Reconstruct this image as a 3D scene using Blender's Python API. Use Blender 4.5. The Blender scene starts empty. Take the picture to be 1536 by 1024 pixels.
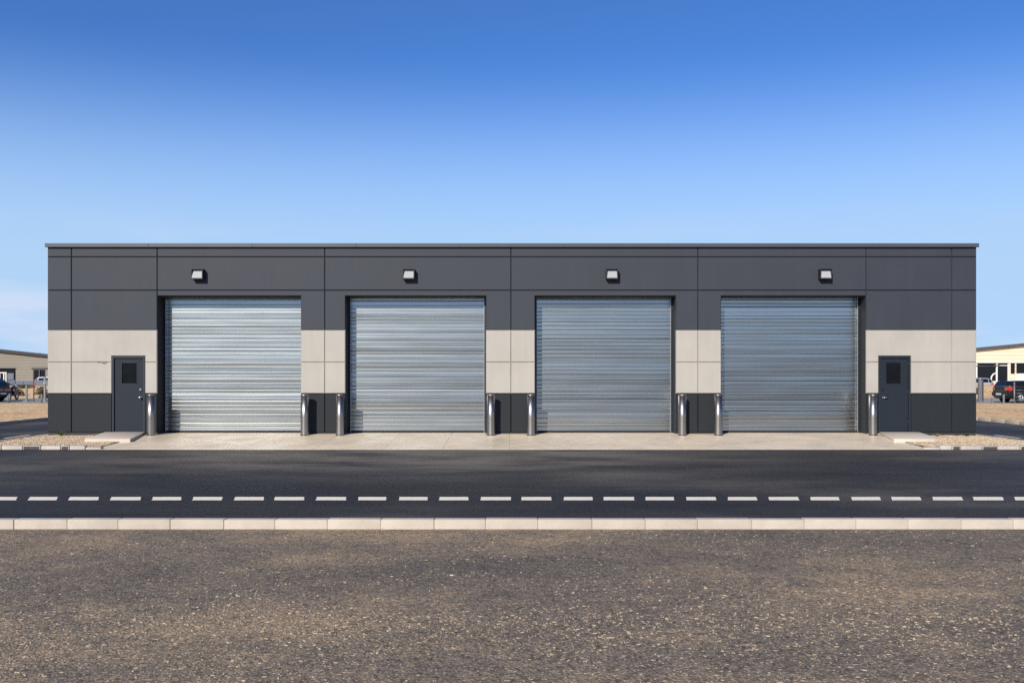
import bpy, bmesh, math, random
from mathutils import Vector, Matrix
from mathutils import noise as mnoise

sc = bpy.context.scene
COL = sc.collection
R = math.radians
random.seed(7)

# ------------------------------------------------------------------ measures
F_PX, CAM_D, EYE, HOR = 1400.0, 26.4, 1.7, 560.0      # focal in px of a 1536 wide frame, distance to facade
S0 = F_PX / CAM_D


def fx(px):            # picture column on the facade plane -> metres
    return (px - 767.5) / S0


def fz(py):            # picture row on the facade plane -> metres
    return EYE - (py - HOR) / S0


# ------------------------------------------------------------------ materials
MATS = {}


class NT:
    def __init__(self, name):
        self.m = bpy.data.materials.new(name)
        self.m.use_nodes = True
        self.t = self.m.node_tree
        self.b = self.t.nodes['Principled BSDF']
        MATS[name] = self.m

    def n(self, typ, **kw):
        nd = self.t.nodes.new(typ)
        for k, v in kw.items():
            if k.startswith('i_'):
                nd.inputs[k[2:].replace('_', ' ')].default_value = v
            else:
                setattr(nd, k, v)
        return nd

    def l(self, a, b):
        self.t.links.new(a, b)

    def coord(self, scale=(1, 1, 1)):
        tc = self.n('ShaderNodeTexCoord')
        mp = self.n('ShaderNodeMapping')
        mp.inputs['Scale'].default_value = scale
        self.l(tc.outputs['Object'], mp.inputs['Vector'])
        return mp.outputs['Vector']

    def noise(self, vec, scale, detail=4, rough=.55):
        nd = self.n('ShaderNodeTexNoise')
        nd.inputs['Scale'].default_value = scale
        nd.inputs['Detail'].default_value = detail
        nd.inputs['Roughness'].default_value = rough
        self.l(vec, nd.inputs['Vector'])
        return nd.outputs['Fac']

    def voro(self, vec, scale, feature='F1'):
        nd = self.n('ShaderNodeTexVoronoi', feature=feature)
        nd.inputs['Scale'].default_value = scale
        self.l(vec, nd.inputs['Vector'])
        return nd

    def ramp(self, fac, stops, interp='LINEAR'):
        nd = self.n('ShaderNodeValToRGB')
        cr = nd.color_ramp
        cr.interpolation = interp
        while len(cr.elements) < len(stops):
            cr.elements.new(.5)
        for e, (p, c) in zip(cr.elements, stops):
            e.position = p
            e.color = (c[0], c[1], c[2], 1) if isinstance(c, tuple) else (c, c, c, 1)
        self.l(fac, nd.inputs['Fac'])
        return nd.outputs['Color']

    def mix(self, a, b, fac, mode='MIX'):
        nd = self.n('ShaderNodeMix', data_type='RGBA', blend_type=mode)
        for sock, v in ((nd.inputs['A'], a), (nd.inputs['B'], b), (nd.inputs['Factor'], fac)):
            pass
        # colour sockets are at fixed indices for RGBA
        ia, ib, ifac = nd.inputs[6], nd.inputs[7], nd.inputs[0]
        for sock, v in ((ia, a), (ib, b), (ifac, fac)):
            if hasattr(v, 'is_output'):
                self.l(v, sock)
            elif isinstance(v, tuple):
                sock.default_value = (v[0], v[1], v[2], 1)
            else:
                sock.default_value = v
        return nd.outputs[2]

    def math(self, op, a, b=None):
        nd = self.n('ShaderNodeMath', operation=op)
        for i, v in enumerate((a, b)):
            if v is None:
                continue
            if hasattr(v, 'is_output'):
                self.l(v, nd.inputs[i])
            else:
                nd.inputs[i].default_value = v
        return nd.outputs[0]

    def base(self, c):
        if hasattr(c, 'is_output'):
            self.l(c, self.b.inputs['Base Color'])
        else:
            self.b.inputs['Base Color'].default_value = (c[0], c[1], c[2], 1)

    def set(self, rough=.5, metal=0., spec=.5, **kw):
        for k, v in (('Roughness', rough), ('Metallic', metal), ('Specular IOR Level', spec)):
            if hasattr(v, 'is_output'):
                self.l(v, self.b.inputs[k])
            else:
                self.b.inputs[k].default_value = v
        for k, v in kw.items():
            self.b.inputs[k.replace('_', ' ')].default_value = v

    def bump(self, h, strength=.3, dist=.01, prev=None):
        nd = self.n('ShaderNodeBump')
        nd.inputs['Strength'].default_value = strength
        nd.inputs['Distance'].default_value = dist
        self.l(h, nd.inputs['Height'])
        if prev is not None:
            self.l(prev, nd.inputs['Normal'])
        self.l(nd.outputs['Normal'], self.b.inputs['Normal'])
        return nd.outputs['Normal']


def mat_plain(name, c, rough=.5, metal=0., var=.12, nscale=6., bump=.05, spec=.5, **kw):
    t = NT(name)
    v = t.coord()
    f = t.noise(v, nscale, 5, .6)
    lo = tuple(max(0, x * (1 - var)) for x in c)
    hi = tuple(min(1, x * (1 + var)) for x in c)
    t.base(t.ramp(f, [(.3, lo), (.7, hi)]))
    t.set(rough, metal, spec, **kw)
    if bump:
        t.bump(t.noise(v, nscale * 20, 3), bump, .005)
    return t.m


def mat_render_panel(name, c, rough=.55, grain=.25, spec=.5, streak=.06):
    """Painted fine textured facade panel: faint blotches, faint run-off streaks, fine stucco grain."""
    t = NT(name)
    v = t.coord()
    vs = t.coord((2.2, 2.2, .22))
    blot = t.noise(v, .7, 5, .6)
    run = t.noise(vs, 3., 4, .6)
    fine = t.noise(v, 55, 3, .6)
    c0 = t.ramp(blot, [(.3, tuple(x * .92 for x in c)), (.7, tuple(x * 1.07 for x in c))])
    c1 = t.mix(c0, t.ramp(run, [(.35, tuple(x * (1 - streak) for x in (1, 1, 1))), (.7, (1., 1., 1.))]), 1., 'MULTIPLY')
    c2 = t.mix(c1, t.ramp(fine, [(.3, (.92, .92, .92)), (.7, (1.06, 1.06, 1.06))]), 1., 'MULTIPLY')
    t.base(c2)
    t.set(t.ramp(blot, [(.2, rough - .06), (.8, rough + .06)]), 0, spec)
    n1 = t.bump(t.noise(v, 90, 4, .65), grain, .006)
    t.bump(t.noise(v, 1.1, 3), .12, .02, n1)
    return t.m


mat_render_panel('charcoal_panel', (.040, .045, .058), .62, .3, .35)
mat_render_panel('cream_panel', (.435, .405, .358), .7, .2, .3, .05)
mat_render_panel('plinth_panel', (.0155, .019, .0235), .66, .3, .3)
mat_plain('wall_core', (.022, .024, .029), .7)
mat_plain('coping_metal', (.068, .077, .086), .38, .0, .06, 2., 0)
mat_plain('door_paint', (.0135, .0195, .029), .6, 0, .06, 3., .04, .25)
mat_plain('frame_paint', (.013, .019, .027), .4, 0, .06, 3., .0)
mat_plain('black_metal', (.012, .013, .015), .45, 0, .1, 8., 0)
mat_plain('rubber', (.014, .014, .015), .8, 0, .2, 8., .1)
mat_plain('frosted_lens', (.40, .41, .41), .25, 0, .02, 8., 0)
mat_plain('white_plastic', (.8, .8, .8), .3, 0, .02, 8., 0)
mat_plain('roof_membrane', (.3, .3, .3), .8)
mat_plain('galv_rail', (.55, .57, .60), .38, 1., .1, 9., 0)
mat_plain('grey_beige_siding', (.25, .235, .205), .8, 0, .05, 1., .1)
mat_plain('cream_siding', (.70, .585, .42), .8, 0, .04, 1., .1)
mat_plain('dark_fascia', (.016, .02, .028), .5)
mat_plain('grey_fascia', (.075, .073, .078), .5)
mat_plain('white_trim', (.75, .73, .68), .5)
mat_plain('cream_trim', (.62, .55, .44), .6)
mat_plain('steel_post', (.20, .205, .215), .5, .3, .15, 5., 0)
mat_plain('dark_post', (.04, .04, .045), .5)
mat_plain('blue_grey_sheet', (.13, .155, .20), .4, .3, .12, 3., 0)
mat_plain('silver_wire', (.3, .3, .3), .4, 1., .1, 9., 0)

for nm, c in (('black_car_paint', (.008, .008, .010)), ('dark_car_paint', (.03, .035, .05)), ('silver_car_paint', (.42, .44, .47)), ('white_car_paint', (.75, .76, .78))):
    t = NT(nm)
    t.base(c)
    t.set(.35, .0 if 'white' in nm or 'black' in nm else .3, .3, Coat_Weight=.45, Coat_Roughness=.08)
for nm, c in (('tail_red', (.55, .015, .012)), ('tail_dark_red', (.22, .045, .035))):
    t = NT(nm)
    t.base(c)
    t.set(.15, 0, .6, Coat_Weight=1.)
mat_plain('plate_white', (.7, .7, .66), .4)
mat_plain('alloy', (.5, .5, .52), .3, 1., .05, 9., 0)

t = NT('dark_glass')
t.base((.010, .011, .013))
t.set(.08, 0, .3)
t = NT('wired_glass')
v = t.coord()
t.base(t.ramp(t.noise(v, 3, 3), [(.3, (.003, .0035, .004)), (.7, (.008, .009, .0095))]))
t.set(.1, 0, .2)

# galvanised roller shutter
t = NT('galvanised_slats')
v = t.coord((1, 1, 1))
vs = t.coord((.25, 1, 9.))
sp = t.voro(t.coord((1, 1, 1)), 28)
f = t.noise(t.coord((.18, 1, 6.)), 1.6, 4, .65)
cc = t.ramp(f, [(.3, (.36, .375, .365)), (.7, (.51, .53, .52))])
cc = t.mix(cc, t.ramp(sp.outputs['Color'], [(0., (.98, .98, .98)), (1., (1.02, 1.02, 1.02))]), 1., 'MULTIPLY')
t.base(cc)
t.set(t.ramp(t.noise(vs, 3.1, 3), [(.3, .245), (.7, .285)]), 1., .5)

t = NT('galvanised_bead')
t.base(t.ramp(t.noise(t.coord((.3, 1, 9)), 2., 3), [(.3, (.40, .42, .415)), (.7, (.52, .54, .535))]))
t.set(.43, 1., .5)

# brushed stainless
t = NT('brushed_stainless')
v = t.coord((1, 1, 1))
vb = t.coord((60, 60, .6))
f = t.noise(vb, 4, 4, .6)
t.base(t.ramp(f, [(.3, (.29, .265, .24)), (.7, (.40, .37, .335))]))
t.set(.36, 1., .5)
t.bump(f, .015, .001)

# concrete family
def mat_concrete(name, c, stain=.18, warm=(.62, .52, .40)):
    t = NT(name)
    v = t.coord()
    a = t.noise(v, .55, 6, .62)
    b = t.noise(v, 4.5, 6, .7)
    g = t.noise(v, 130, 3, .6)
    c0 = t.ramp(a, [(.3, tuple(x * (1 - stain) for x in c)), (.72, tuple(x * (1 + stain * .4) for x in c))])
    c1 = t.mix(c0, t.ramp(b, [(.28, (1 - stain, 1 - stain * 1.08, 1 - stain * 1.2)), (.62, (1., 1., 1.))]), 1., 'MULTIPLY')
    c2 = t.mix(c1, t.ramp(g, [(.3, (.9, .9, .9)), (.7, (1.07, 1.07, 1.07))]), 1., 'MULTIPLY')
    t.base(c2)
    t.set(.82, 0, .3)
    n1 = t.bump(g, .25, .004)
    t.bump(b, .15, .01, n1)
    return t


ta = mat_concrete('apron_concrete', (.90, .755, .555), .20)
ta.set(ta.ramp(ta.noise(ta.coord(), .8, 4, .6), [(.35, .34), (.65, .62)]), 0, .5)
mat_concrete('step_concrete', (.63, .55, .455), .10)
tt = mat_concrete('kerb_concrete', (.575, .50, .415), .13)
mat_concrete('kerb_pale', (.58, .52, .45), .2)
mat_concrete('kerb_dark', (.085, .082, .08), .3)
mat_concrete('pale_edging', (.60, .54, .46), .12)
mat_concrete('far_paving', (.42, .375, .32), .2)

# fresh dark road
t = NT('road_asphalt')
v = t.coord()
vst = t.coord((.22, 1.6, 1))
big = t.noise(t.coord((.6, 1, 1)), .2, 5, .6)
st = t.noise(vst, 1.3, 5, .62)
gr = t.noise(v, 95, 3, .65)
c0 = t.ramp(big, [(.38, (.022, .023, .0255)), (.5, (.038, .0365, .0355)), (.64, (.092, .083, .071))])
c1 = t.mix(c0, t.ramp(st, [(.3, (.78, .80, .83)), (.7, (1.28, 1.24, 1.2))]), 1., 'MULTIPLY')
gr2 = t.noise(v, 30, 4, .75)
c2 = t.mix(c1, t.ramp(gr, [(.3, (.55, .55, .55)), (.5, (1., 1., 1.)), (.72, (1.7, 1.68, 1.62))]), 1., 'MULTIPLY')
c2 = t.mix(c2, t.ramp(gr2, [(.34, (.62, .62, .64)), (.5, (1., 1., 1.)), (.68, (1.6, 1.56, 1.5))]), 1., 'MULTIPLY')
# light bounced off the doors, painted in, thinning towards the middle of the road
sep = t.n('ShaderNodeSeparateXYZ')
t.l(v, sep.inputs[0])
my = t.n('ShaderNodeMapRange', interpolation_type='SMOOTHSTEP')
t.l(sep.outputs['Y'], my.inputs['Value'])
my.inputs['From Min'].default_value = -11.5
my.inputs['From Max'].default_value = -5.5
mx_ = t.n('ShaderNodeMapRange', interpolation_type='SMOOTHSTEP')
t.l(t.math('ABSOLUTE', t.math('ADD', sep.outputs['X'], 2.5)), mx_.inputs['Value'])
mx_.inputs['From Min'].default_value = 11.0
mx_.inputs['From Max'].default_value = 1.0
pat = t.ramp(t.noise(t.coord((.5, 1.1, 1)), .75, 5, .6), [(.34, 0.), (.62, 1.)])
bounce_m = t.math('MULTIPLY', t.math('MULTIPLY', my.outputs[0], mx_.outputs[0]), pat)
c2 = t.mix(c2, (.215, .19, .158), t.math('MULTIPLY', bounce_m, .85))
sk = t.voro(v, 13)
c3 = t.mix(c2, (.22, .19, .15), t.ramp(sk.outputs['Distance'], [(.035, .55), (.06, 0.)]))
c3 = t.mix(c2, c3, t.ramp(sk.outputs['Color'], [(.70, 0.), (.74, 1.)]))
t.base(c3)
t.set(t.ramp(st, [(.3, .66), (.7, .82)]), 0, .25)
n1 = t.bump(gr, .5, .006)
t.bump(t.noise(v, 18, 3), .2, .01, n1)

# worn coarse asphalt in front
t = NT('worn_asphalt')
v = t.coord()
vst = t.coord((.6, 1., 1))
big = t.noise(vst, .42, 5, .62)
mid = t.noise(v, 2.6, 5, .65)
ch = t.voro(v, 58)
ch2 = t.voro(v, 30)
gr = t.noise(v, 210, 3, .7)
dust = t.math('ADD', t.math('MULTIPLY', big, .7), t.math('MULTIPLY', mid, .3))
c0 = t.ramp(dust, [(.36, (.195, .168, .140)), (.5, (.305, .25, .188)), (.64, (.50, .375, .245))])
chv = t.n('ShaderNodeSeparateColor')
t.l(ch.outputs['Color'], chv.inputs[0])
c1 = t.mix(c0, t.ramp(chv.outputs[0], [(0., (.60, .60, .60)), (.5, (.84, .84, .84)), (.8, (1.1, 1.07, 1.03)), (1., (1.65, 1.5, 1.3))]), 1., 'MULTIPLY')
chv2 = t.n('ShaderNodeSeparateColor')
t.l(ch2.outputs['Color'], chv2.inputs[0])
c2 = t.mix(c1, t.ramp(chv2.outputs[0], [(.10, (.62, .62, .62)), (.14, (1., 1., 1.)), (.92, (1., 1., 1.)), (.96, (1.35, 1.28, 1.18))]), 1., 'MULTIPLY')
c3 = t.mix(c2, t.ramp(ch.outputs['Distance'], [(.3, (1., 1., 1.)), (.66, (.68, .68, .68))]), 1., 'MULTIPLY')
c4 = t.mix(c3, t.ramp(gr, [(.3, (.72, .72, .72)), (.7, (1.22, 1.2, 1.17))]), 1., 'MULTIPLY')
t.base(c4)
t.set(.85, 0, .25)
hgt = t.math('SUBTRACT', t.math('MULTIPLY', chv.outputs[1], .6), t.math('MULTIPLY', ch.outputs['Distance'], 1.))
n1 = t.bump(hgt, .6, .009)
n2 = t.bump(t.noise(v, 9, 4, .6), .35, .03, n1)
t.bump(gr, .3, .004, n2)

# dirt and gravel
def mat_dirt(name, lo, mid, hi, sc_peb, bump=.4):
    t = NT(name)
    v = t.coord()
    a = t.noise(v, .35, 6, .65)
    b = t.noise(v, 3.4, 6, .7)
    p = t.voro(v, sc_peb)
    s = t.n('ShaderNodeSeparateColor')
    t.l(p.outputs['Color'], s.inputs[0])
    c0 = t.ramp(t.math('ADD', t.math('MULTIPLY', a, .5), t.math('MULTIPLY', b, .5)), [(.36, lo), (.5, mid), (.66, hi)])
    c1 = t.mix(c0, t.ramp(s.outputs[0], [(0., (.62, .6, .58)), (.5, (.98, .98, .98)), (1., (1.35, 1.32, 1.28))]), 1., 'MULTIPLY')
    t.base(c1)
    t.set(.92, 0, .2)
    n1 = t.bump(t.math('SUBTRACT', s.outputs[1], p.outputs['Distance']), bump, 1.0 / sc_peb * .7)
    t.bump(b, .5, .08, n1)
    return t.m


mat_dirt('gravel_bed', (.38, .28, .175), (.55, .425, .285), (.66, .53, .38), 30)
mat_dirt('far_dirt', (.54, .345, .165), (.74, .50, .265), (.86, .63, .365), 9, .22)
mat_dirt('lot_dirt', (.13, .12, .105), (.19, .17, .145), (.26, .225, .185), 9)
mat_plain('pebble_tan', (.53, .41, .28), .9, 0, .35, 14, .1)
mat_plain('chip_tan', (.40, .315, .22), .9, 0, .6, 16, .1)
mat_plain('leaf_green', (.06, .13, .025), .6, 0, .3, 20, 0)
mat_plain('leaf_dry', (.26, .22, .07), .7, 0, .3, 20, 0)
mat_plain('shrub_dry', (.11, .085, .045), .8, 0, .35, 6, 0)

# road paint
t = NT('road_paint')
v = t.coord()
w = t.noise(v, 26, 5, .7)
c0 = t.ramp(t.noise(v, 5, 4, .6), [(.3, (.89, .79, .63)), (.7, (.95, .86, .70))])
t.base(t.mix((.08, .078, .075), c0, t.ramp(w, [(.30, .15), (.40, 1.)])))
t.set(.8, 0, .1)
t.bump(t.noise(v, 95, 3), .2, .004)

# horizontally ribbed far facades
def mat_siding(name, c, freq):
    t = NT(name)
    v = t.coord((.2, 1, 1))
    wv = t.n('ShaderNodeTexWave', wave_type='BANDS', bands_direction='Z')
    wv.inputs['Scale'].default_value = freq
    wv.inputs['Distortion'].default_value = .15
    t.l(t.coord(), wv.inputs['Vector'])
    f = wv.outputs['Fac']
    c0 = t.ramp(f, [(.0, tuple(x * .78 for x in c)), (.25, c), (1., c)])
    t.base(t.mix(c0, t.ramp(t.noise(v, 1.5, 4), [(.3, (.93, .93, .93)), (.7, (1.04, 1.04, 1.04))]), 1., 'MULTIPLY'))
    t.set(.8, 0, .25)
    t.bump(f, .4, .02)
    return t.m


mat_siding('beige_block', (.25, .232, .195), 1.05)
mat_siding('cream_rib', (.78, .66, .50), .8)


# ------------------------------------------------------------------ mesh helpers
class MB:
    def __init__(self):
        self.bm = bmesh.new()

    def box(self, x0, x1, y0, y1, z0, z1, bev=0., mi=0):
        r = bmesh.ops.create_cube(self.bm, size=1.)
        vs = r['verts']
        for v_ in vs:
            v_.co.x = x0 if v_.co.x < 0 else x1
            v_.co.y = y0 if v_.co.y < 0 else y1
            v_.co.z = z0 if v_.co.z < 0 else z1
        fs = {f for v_ in vs for f in v_.link_faces}
        for f in fs:
            f.material_index = mi
        if bev:
            es = list({e for v_ in vs for e in v_.link_edges})
            bmesh.ops.bevel(self.bm, geom=es, offset=bev, segments=2, affect='EDGES', profile=.5)
        return self

    def prism(self, poly, z0, z1, bev=0., mi=0):
        """poly: list of (x, y, dz0?, dz1?) ccw seen from above; z may be per vertex via callable."""
        b = self.bm
        lo = [b.verts.new((p[0], p[1], z0(p) if callable(z0) else z0)) for p in poly]
        hi = [b.verts.new((p[0], p[1], z1(p) if callable(z1) else z1)) for p in poly]
        fs = [b.faces.new(hi), b.faces.new(list(reversed(lo)))]
        n = len(poly)
        for i in range(n):
            j = (i + 1) % n
            fs.append(b.faces.new((lo[i], lo[j], hi[j], hi[i])))
        for f in fs:
            f.material_index = mi
        bmesh.ops.recalc_face_normals(b, faces=fs)
        if bev:
            es = [e for e in {e for f in fs for e in f.edges}]
            bmesh.ops.bevel(b, geom=es, offset=bev, segments=2, affect='EDGES', profile=.5)
        return self

    def cyl(self, p0, p1, r0, r1=None, seg=20, mi=0, caps=True):
        r1 = r0 if r1 is None else r1
        p0, p1 = Vector(p0), Vector(p1)
        ax = p1 - p0
        q = ax.to_track_quat('Z', 'Y')
        b = self.bm
        ra, rb = [], []
        for i in range(seg):
            a = 2 * math.pi * i / seg
            d = q @ Vector((math.cos(a), math.sin(a), 0))
            ra.append(b.verts.new(p0 + d * r0))
            rb.append(b.verts.new(p1 + d * r1))
        for i in range(seg):
            j = (i + 1) % seg
            f = b.faces.new((ra[i], ra[j], rb[j], rb[i]))
            f.material_index = mi
            f.smooth = True
        if caps:
            f = b.faces.new(rb); f.material_index = mi
            f = b.faces.new(list(reversed(ra))); f.material_index = mi
        return self

    def lathe(self, c, prof, seg=32, mi=0):
        """prof: (radius, z) from bottom to top, around vertical axis at c."""
        b = self.bm
        rings = []
        for r, z in prof:
            rings.append([b.verts.new((c[0] + r * math.cos(2 * math.pi * i / seg), c[1] + r * math.sin(2 * math.pi * i / seg), c[2] + z)) for i in range(seg)])
        for k in range(len(rings) - 1):
            for i in range(seg):
                j = (i + 1) % seg
                f = b.faces.new((rings[k][i], rings[k][j], rings[k + 1][j], rings[k + 1][i]))
                f.smooth = True
                f.material_index = mi
        b.faces.new(rings[-1])
        b.faces.new(list(reversed(rings[0])))
        return self

    def tube(self, pts, r, seg=8, mi=0):
        b = self.bm
        rings = []
        pts = [Vector(p) for p in pts]
        for k, p in enumerate(pts):
            a = pts[max(0, k - 1)]
            c = pts[min(len(pts) - 1, k + 1)]
            q = (c - a).to_track_quat('Z', 'Y')
            rings.append([b.verts.new(p + q @ Vector((r * math.cos(2 * math.pi * i / seg), r * math.sin(2 * math.pi * i / seg), 0))) for i in range(seg)])
        for k in range(len(rings) - 1):
            # match ring starts to avoid twist
            best = min(range(seg), key=lambda s: sum((rings[k][i].co - rings[k + 1][(i + s) % seg].co).length for i in range(seg)))
            rings[k + 1] = rings[k + 1][best:] + rings[k + 1][:best]
            for i in range(seg):
                j = (i + 1) % seg
                f = b.faces.new((rings[k][i], rings[k][j], rings[k + 1][j], rings[k + 1][i]))
                f.smooth = True
                f.material_index = mi
        b.faces.new(rings[-1])
        b.faces.new(list(reversed(rings[0])))
        return self

    def quad(self, *ps, mi=0, smooth=False):
        f = self.bm.faces.new([self.bm.verts.new(p) for p in ps])
        f.material_index = mi
        f.smooth = smooth
        return self

    def build(self, name, mats, parent=None, smooth=None):
        me = bpy.data.meshes.new(name)
        bmesh.ops.recalc_face_normals(self.bm, faces=self.bm.faces[:])
        self.bm.to_mesh(me)
        self.bm.free()
        o = bpy.data.objects.new(name, me)
        COL.objects.link(o)
        for m in (mats if isinstance(mats, (list, tuple)) else [mats]):
            me.materials.append(MATS[m])
        if smooth is not None:
            me.shade_smooth()
            me.set_sharp_from_angle(angle=R(smooth))
        if parent:
            o.parent = parent
        return o


def pydata(name, vs, fs, mats, parent=None, smooth=False, mis=None):
    me = bpy.data.meshes.new(name)
    me.from_pydata(vs, [], fs)
    for m in (mats if isinstance(mats, (list, tuple)) else [mats]):
        me.materials.append(MATS[m])
    if mis:
        for p, m in zip(me.polygons, mis):
            p.material_index = m
    if smooth:
        me.shade_smooth()
    me.update()
    o = bpy.data.objects.new(name, me)
    COL.objects.link(o)
    if parent:
        o.parent = parent
    return o


def thing(name, label, cat, loc=(0, 0, 0), rz=0., group=None):
    o = bpy.data.objects.new(name, None)
    o.empty_display_size = .3
    COL.objects.link(o)
    o.location = loc
    o.rotation_euler = (0, 0, rz)
    return tag(o, label, cat, group)


def tag(o, label=None, cat=None, group=None, kind=None):
    for k, v_ in (('label', label), ('category', cat), ('group', group), ('kind', kind)):
        if v_:
            o[k] = v_
    return o


def struct(o):
    o['kind'] = 'structure'
    return o


def dup(root, loc, label, rz=None):
    r = root.copy()
    COL.objects.link(r)
    r.location = loc
    if rz is not None:
        r.rotation_euler = (0, 0, rz)
    r['label'] = label
    for ch_ in list(root.children):
        c = ch_.copy()
        COL.objects.link(c)
        c.parent = r
        for g in ch_.children:
            d = g.copy()
            COL.objects.link(d)
            d.parent = c
    return r


# ------------------------------------------------------------------ ground
Z_ROAD = -.15


def sstep(a, b, x):
    u = min(1, max(0, (x - a) / (b - a)))
    return u * u * (3 - 2 * u)


def ground_z(x, y):
    z = -.19
    z += .10 * sstep(4, 12, y) * sstep(19.5, 21, abs(x))
    n = mnoise.noise(Vector((x * .06, y * .06, 0)))
    bank = sstep(39.5, 51, y) * (1 - sstep(54, 60, y))
    z += bank * (.86 + .10 * n)
    if 39 < y < 62:
        z += .07 * mnoise.noise(Vector((x * .35, y * .35, 3.))) * min(1, (y - 39) / 6)
    if y > 160:
        z += (y - 160) * .0005
    return z


def axis_lines(core, step, far):
    a = [i * step for i in range(int(-core / step), int(core / step) + 1)]
    k = core
    ext = []
    s = step
    while k < far:
        s *= 1.5
        k += s
        ext.append(k)
    return [-e for e in reversed(ext)] + a + ext


gx = axis_lines(66, 1.5, 1500)
gy = [y for y in axis_lines(75, 1.5, 1500)]
gv = [(x, y, ground_z(x, y)) for y in gy for x in gx]
nx = len(gx)
gf, gm = [], []
for j in range(len(gy) - 1):
    for i in range(nx - 1):
        gf.append((j * nx + i, j * nx + i + 1, (j + 1) * nx + i + 1, (j + 1) * nx + i))
        gm.append(1 if gy[j] < -16 else 0)
struct(pydata('ground', gv, gf, ['far_dirt', 'lot_dirt'], smooth=True, mis=gm))

# front lot (camera side) of worn asphalt, finely divided so that it undulates a little
lot_v, lot_f = [], []
lx = [-90 + i * 1.0 for i in range(181)]
ly = [-70 + i * 1.0 for i in range(54)] + [-16.2, -15.6, -15.297]
for y in ly:
    for x in lx:
        e = .012 * mnoise.noise(Vector((x * .4, y * .6, 9.))) if y < -16.1 else 0
        lot_v.append((x, y, Z_ROAD + e))
for j in range(len(ly) - 1):
    for i in range(len(lx) - 1):
        n_ = len(lx)
        lot_f.append((j * n_ + i, j * n_ + i + 1, (j + 1) * n_ + i + 1, (j + 1) * n_ + i))
lot = struct(pydata('asphalt_lot', lot_v, lot_f, 'worn_asphalt', smooth=True))

# loose chips lying on the lot
rnd = random.Random(21)
cv, cf = [], []


def add_stone(vs, fs, x, y, z, s, rr):
    b0 = len(vs)
    a0 = rr.uniform(0, 6.28)
    sx, sy, sz = s * rr.uniform(.8, 2.0), s * rr.uniform(.45, .85), s * rr.uniform(.3, .65)
    ca, sa = math.cos(a0), math.sin(a0)
    ring = []
    n = 5
    for k in range(n):
        a = 2 * math.pi * k / n + rr.uniform(-.35, .35)
        q = rr.uniform(.75, 1.1)
        px_, py_ = sx * q * math.cos(a), sy * q * math.sin(a)
        ring.append((px_ * ca - py_ * sa, px_ * sa + py_ * ca))
    for px_, py_ in ring:
        vs.append((x + px_, y + py_, z - sz * .2))
    for px_, py_ in ring:
        vs.append((x + px_ * .72, y + py_ * .72, z + sz * rr.uniform(.65, 1.)))
    for k in range(n):
        j = (k + 1) % n
        fs.append((b0 + k, b0 + j, b0 + n + j, b0 + n + k))
    fs.append(tuple(b0 + n + k for k in range(n)))


for _ in range(26000):
    d = 5.3 + 5.7 * rnd.random() ** 1.5
    y = -CAM_D + d
    x = rnd.uniform(-1, 1) * d * .6
    dens = mnoise.noise(Vector((x * .35, y * .5, 4.))) + .5 * mnoise.noise(Vector((x * 1.3, y * 1.5, 2.)))
    if rnd.random() > (.66 + .8 * dens) * (1. if d < 7.2 else .45):
        continue
    e = .012 * mnoise.noise(Vector((x * .4, y * .6, 9.))) if y < -16.1 else 0
    s = rnd.choice((.004, .005, .006, .007, .009, .011))
    if rnd.random() < .012:
        s *= 1.6
    add_stone(cv, cf, x, y, Z_ROAD + e, s, rnd)
st_ = pydata('loose_gravel', cv, cf, 'chip_tan')
tag(st_, 'loose tan stone chips scattered over the worn asphalt', 'gravel', None, 'stuff')

# the road with its markings
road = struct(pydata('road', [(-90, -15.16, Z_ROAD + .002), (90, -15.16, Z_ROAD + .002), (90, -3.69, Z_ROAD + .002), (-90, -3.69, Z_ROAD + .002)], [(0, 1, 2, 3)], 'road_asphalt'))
for s in (-1, 1):
    xa, xb = sorted((s * 13.9, s * 18.35))
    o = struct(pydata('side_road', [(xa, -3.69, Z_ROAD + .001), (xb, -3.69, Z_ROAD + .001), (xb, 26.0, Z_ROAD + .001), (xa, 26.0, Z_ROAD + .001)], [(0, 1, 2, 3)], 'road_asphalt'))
    x1, x2 = s * 14.42, s * 14.53
    zz = Z_ROAD + .006
    m = MB()
    m.quad((x1, .2, zz), (x2, .2, zz), (x2, 1.6, zz), (x1, 1.6, zz))
    for k in range(4):
        y0 = 4.5 + k * 5
        m.quad((x1, y0, zz), (x2, y0, zz), (x2, y0 + 1.6, zz), (x1, y0 + 1.6, zz))
    m.build('road_marking', 'road_paint', o)
yb0, yb1 = -12.80, -12.43
for k in range(-19, 20):
    if abs(k) > 17:
        continue
    xc = k * .60 - .30 + .06
    w = .43
    sk_ = -.024 * xc
    j1, j2 = random.uniform(-.012, .012), random.uniform(-.012, .012)
    zz = Z_ROAD + .006
    poly = [(xc - w / 2 + j1, yb0), (xc + w / 2 + j2, yb0), (xc + w / 2 + j2 - sk_, yb1), (xc - w / 2 + j1 - sk_, yb1)]
    # slightly frayed outline
    out = []
    for a in range(4):
        p, q = poly[a], poly[(a + 1) % 4]
        for u in range(5):
            f_ = u / 5
            out.append((p[0] + (q[0] - p[0]) * f_ + random.uniform(-.006, .006), p[1] + (q[1] - p[1]) * f_ + random.uniform(-.006, .006), zz))
    pydata('road_marking', out, [tuple(range(len(out)))], 'road_paint', road)

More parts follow.
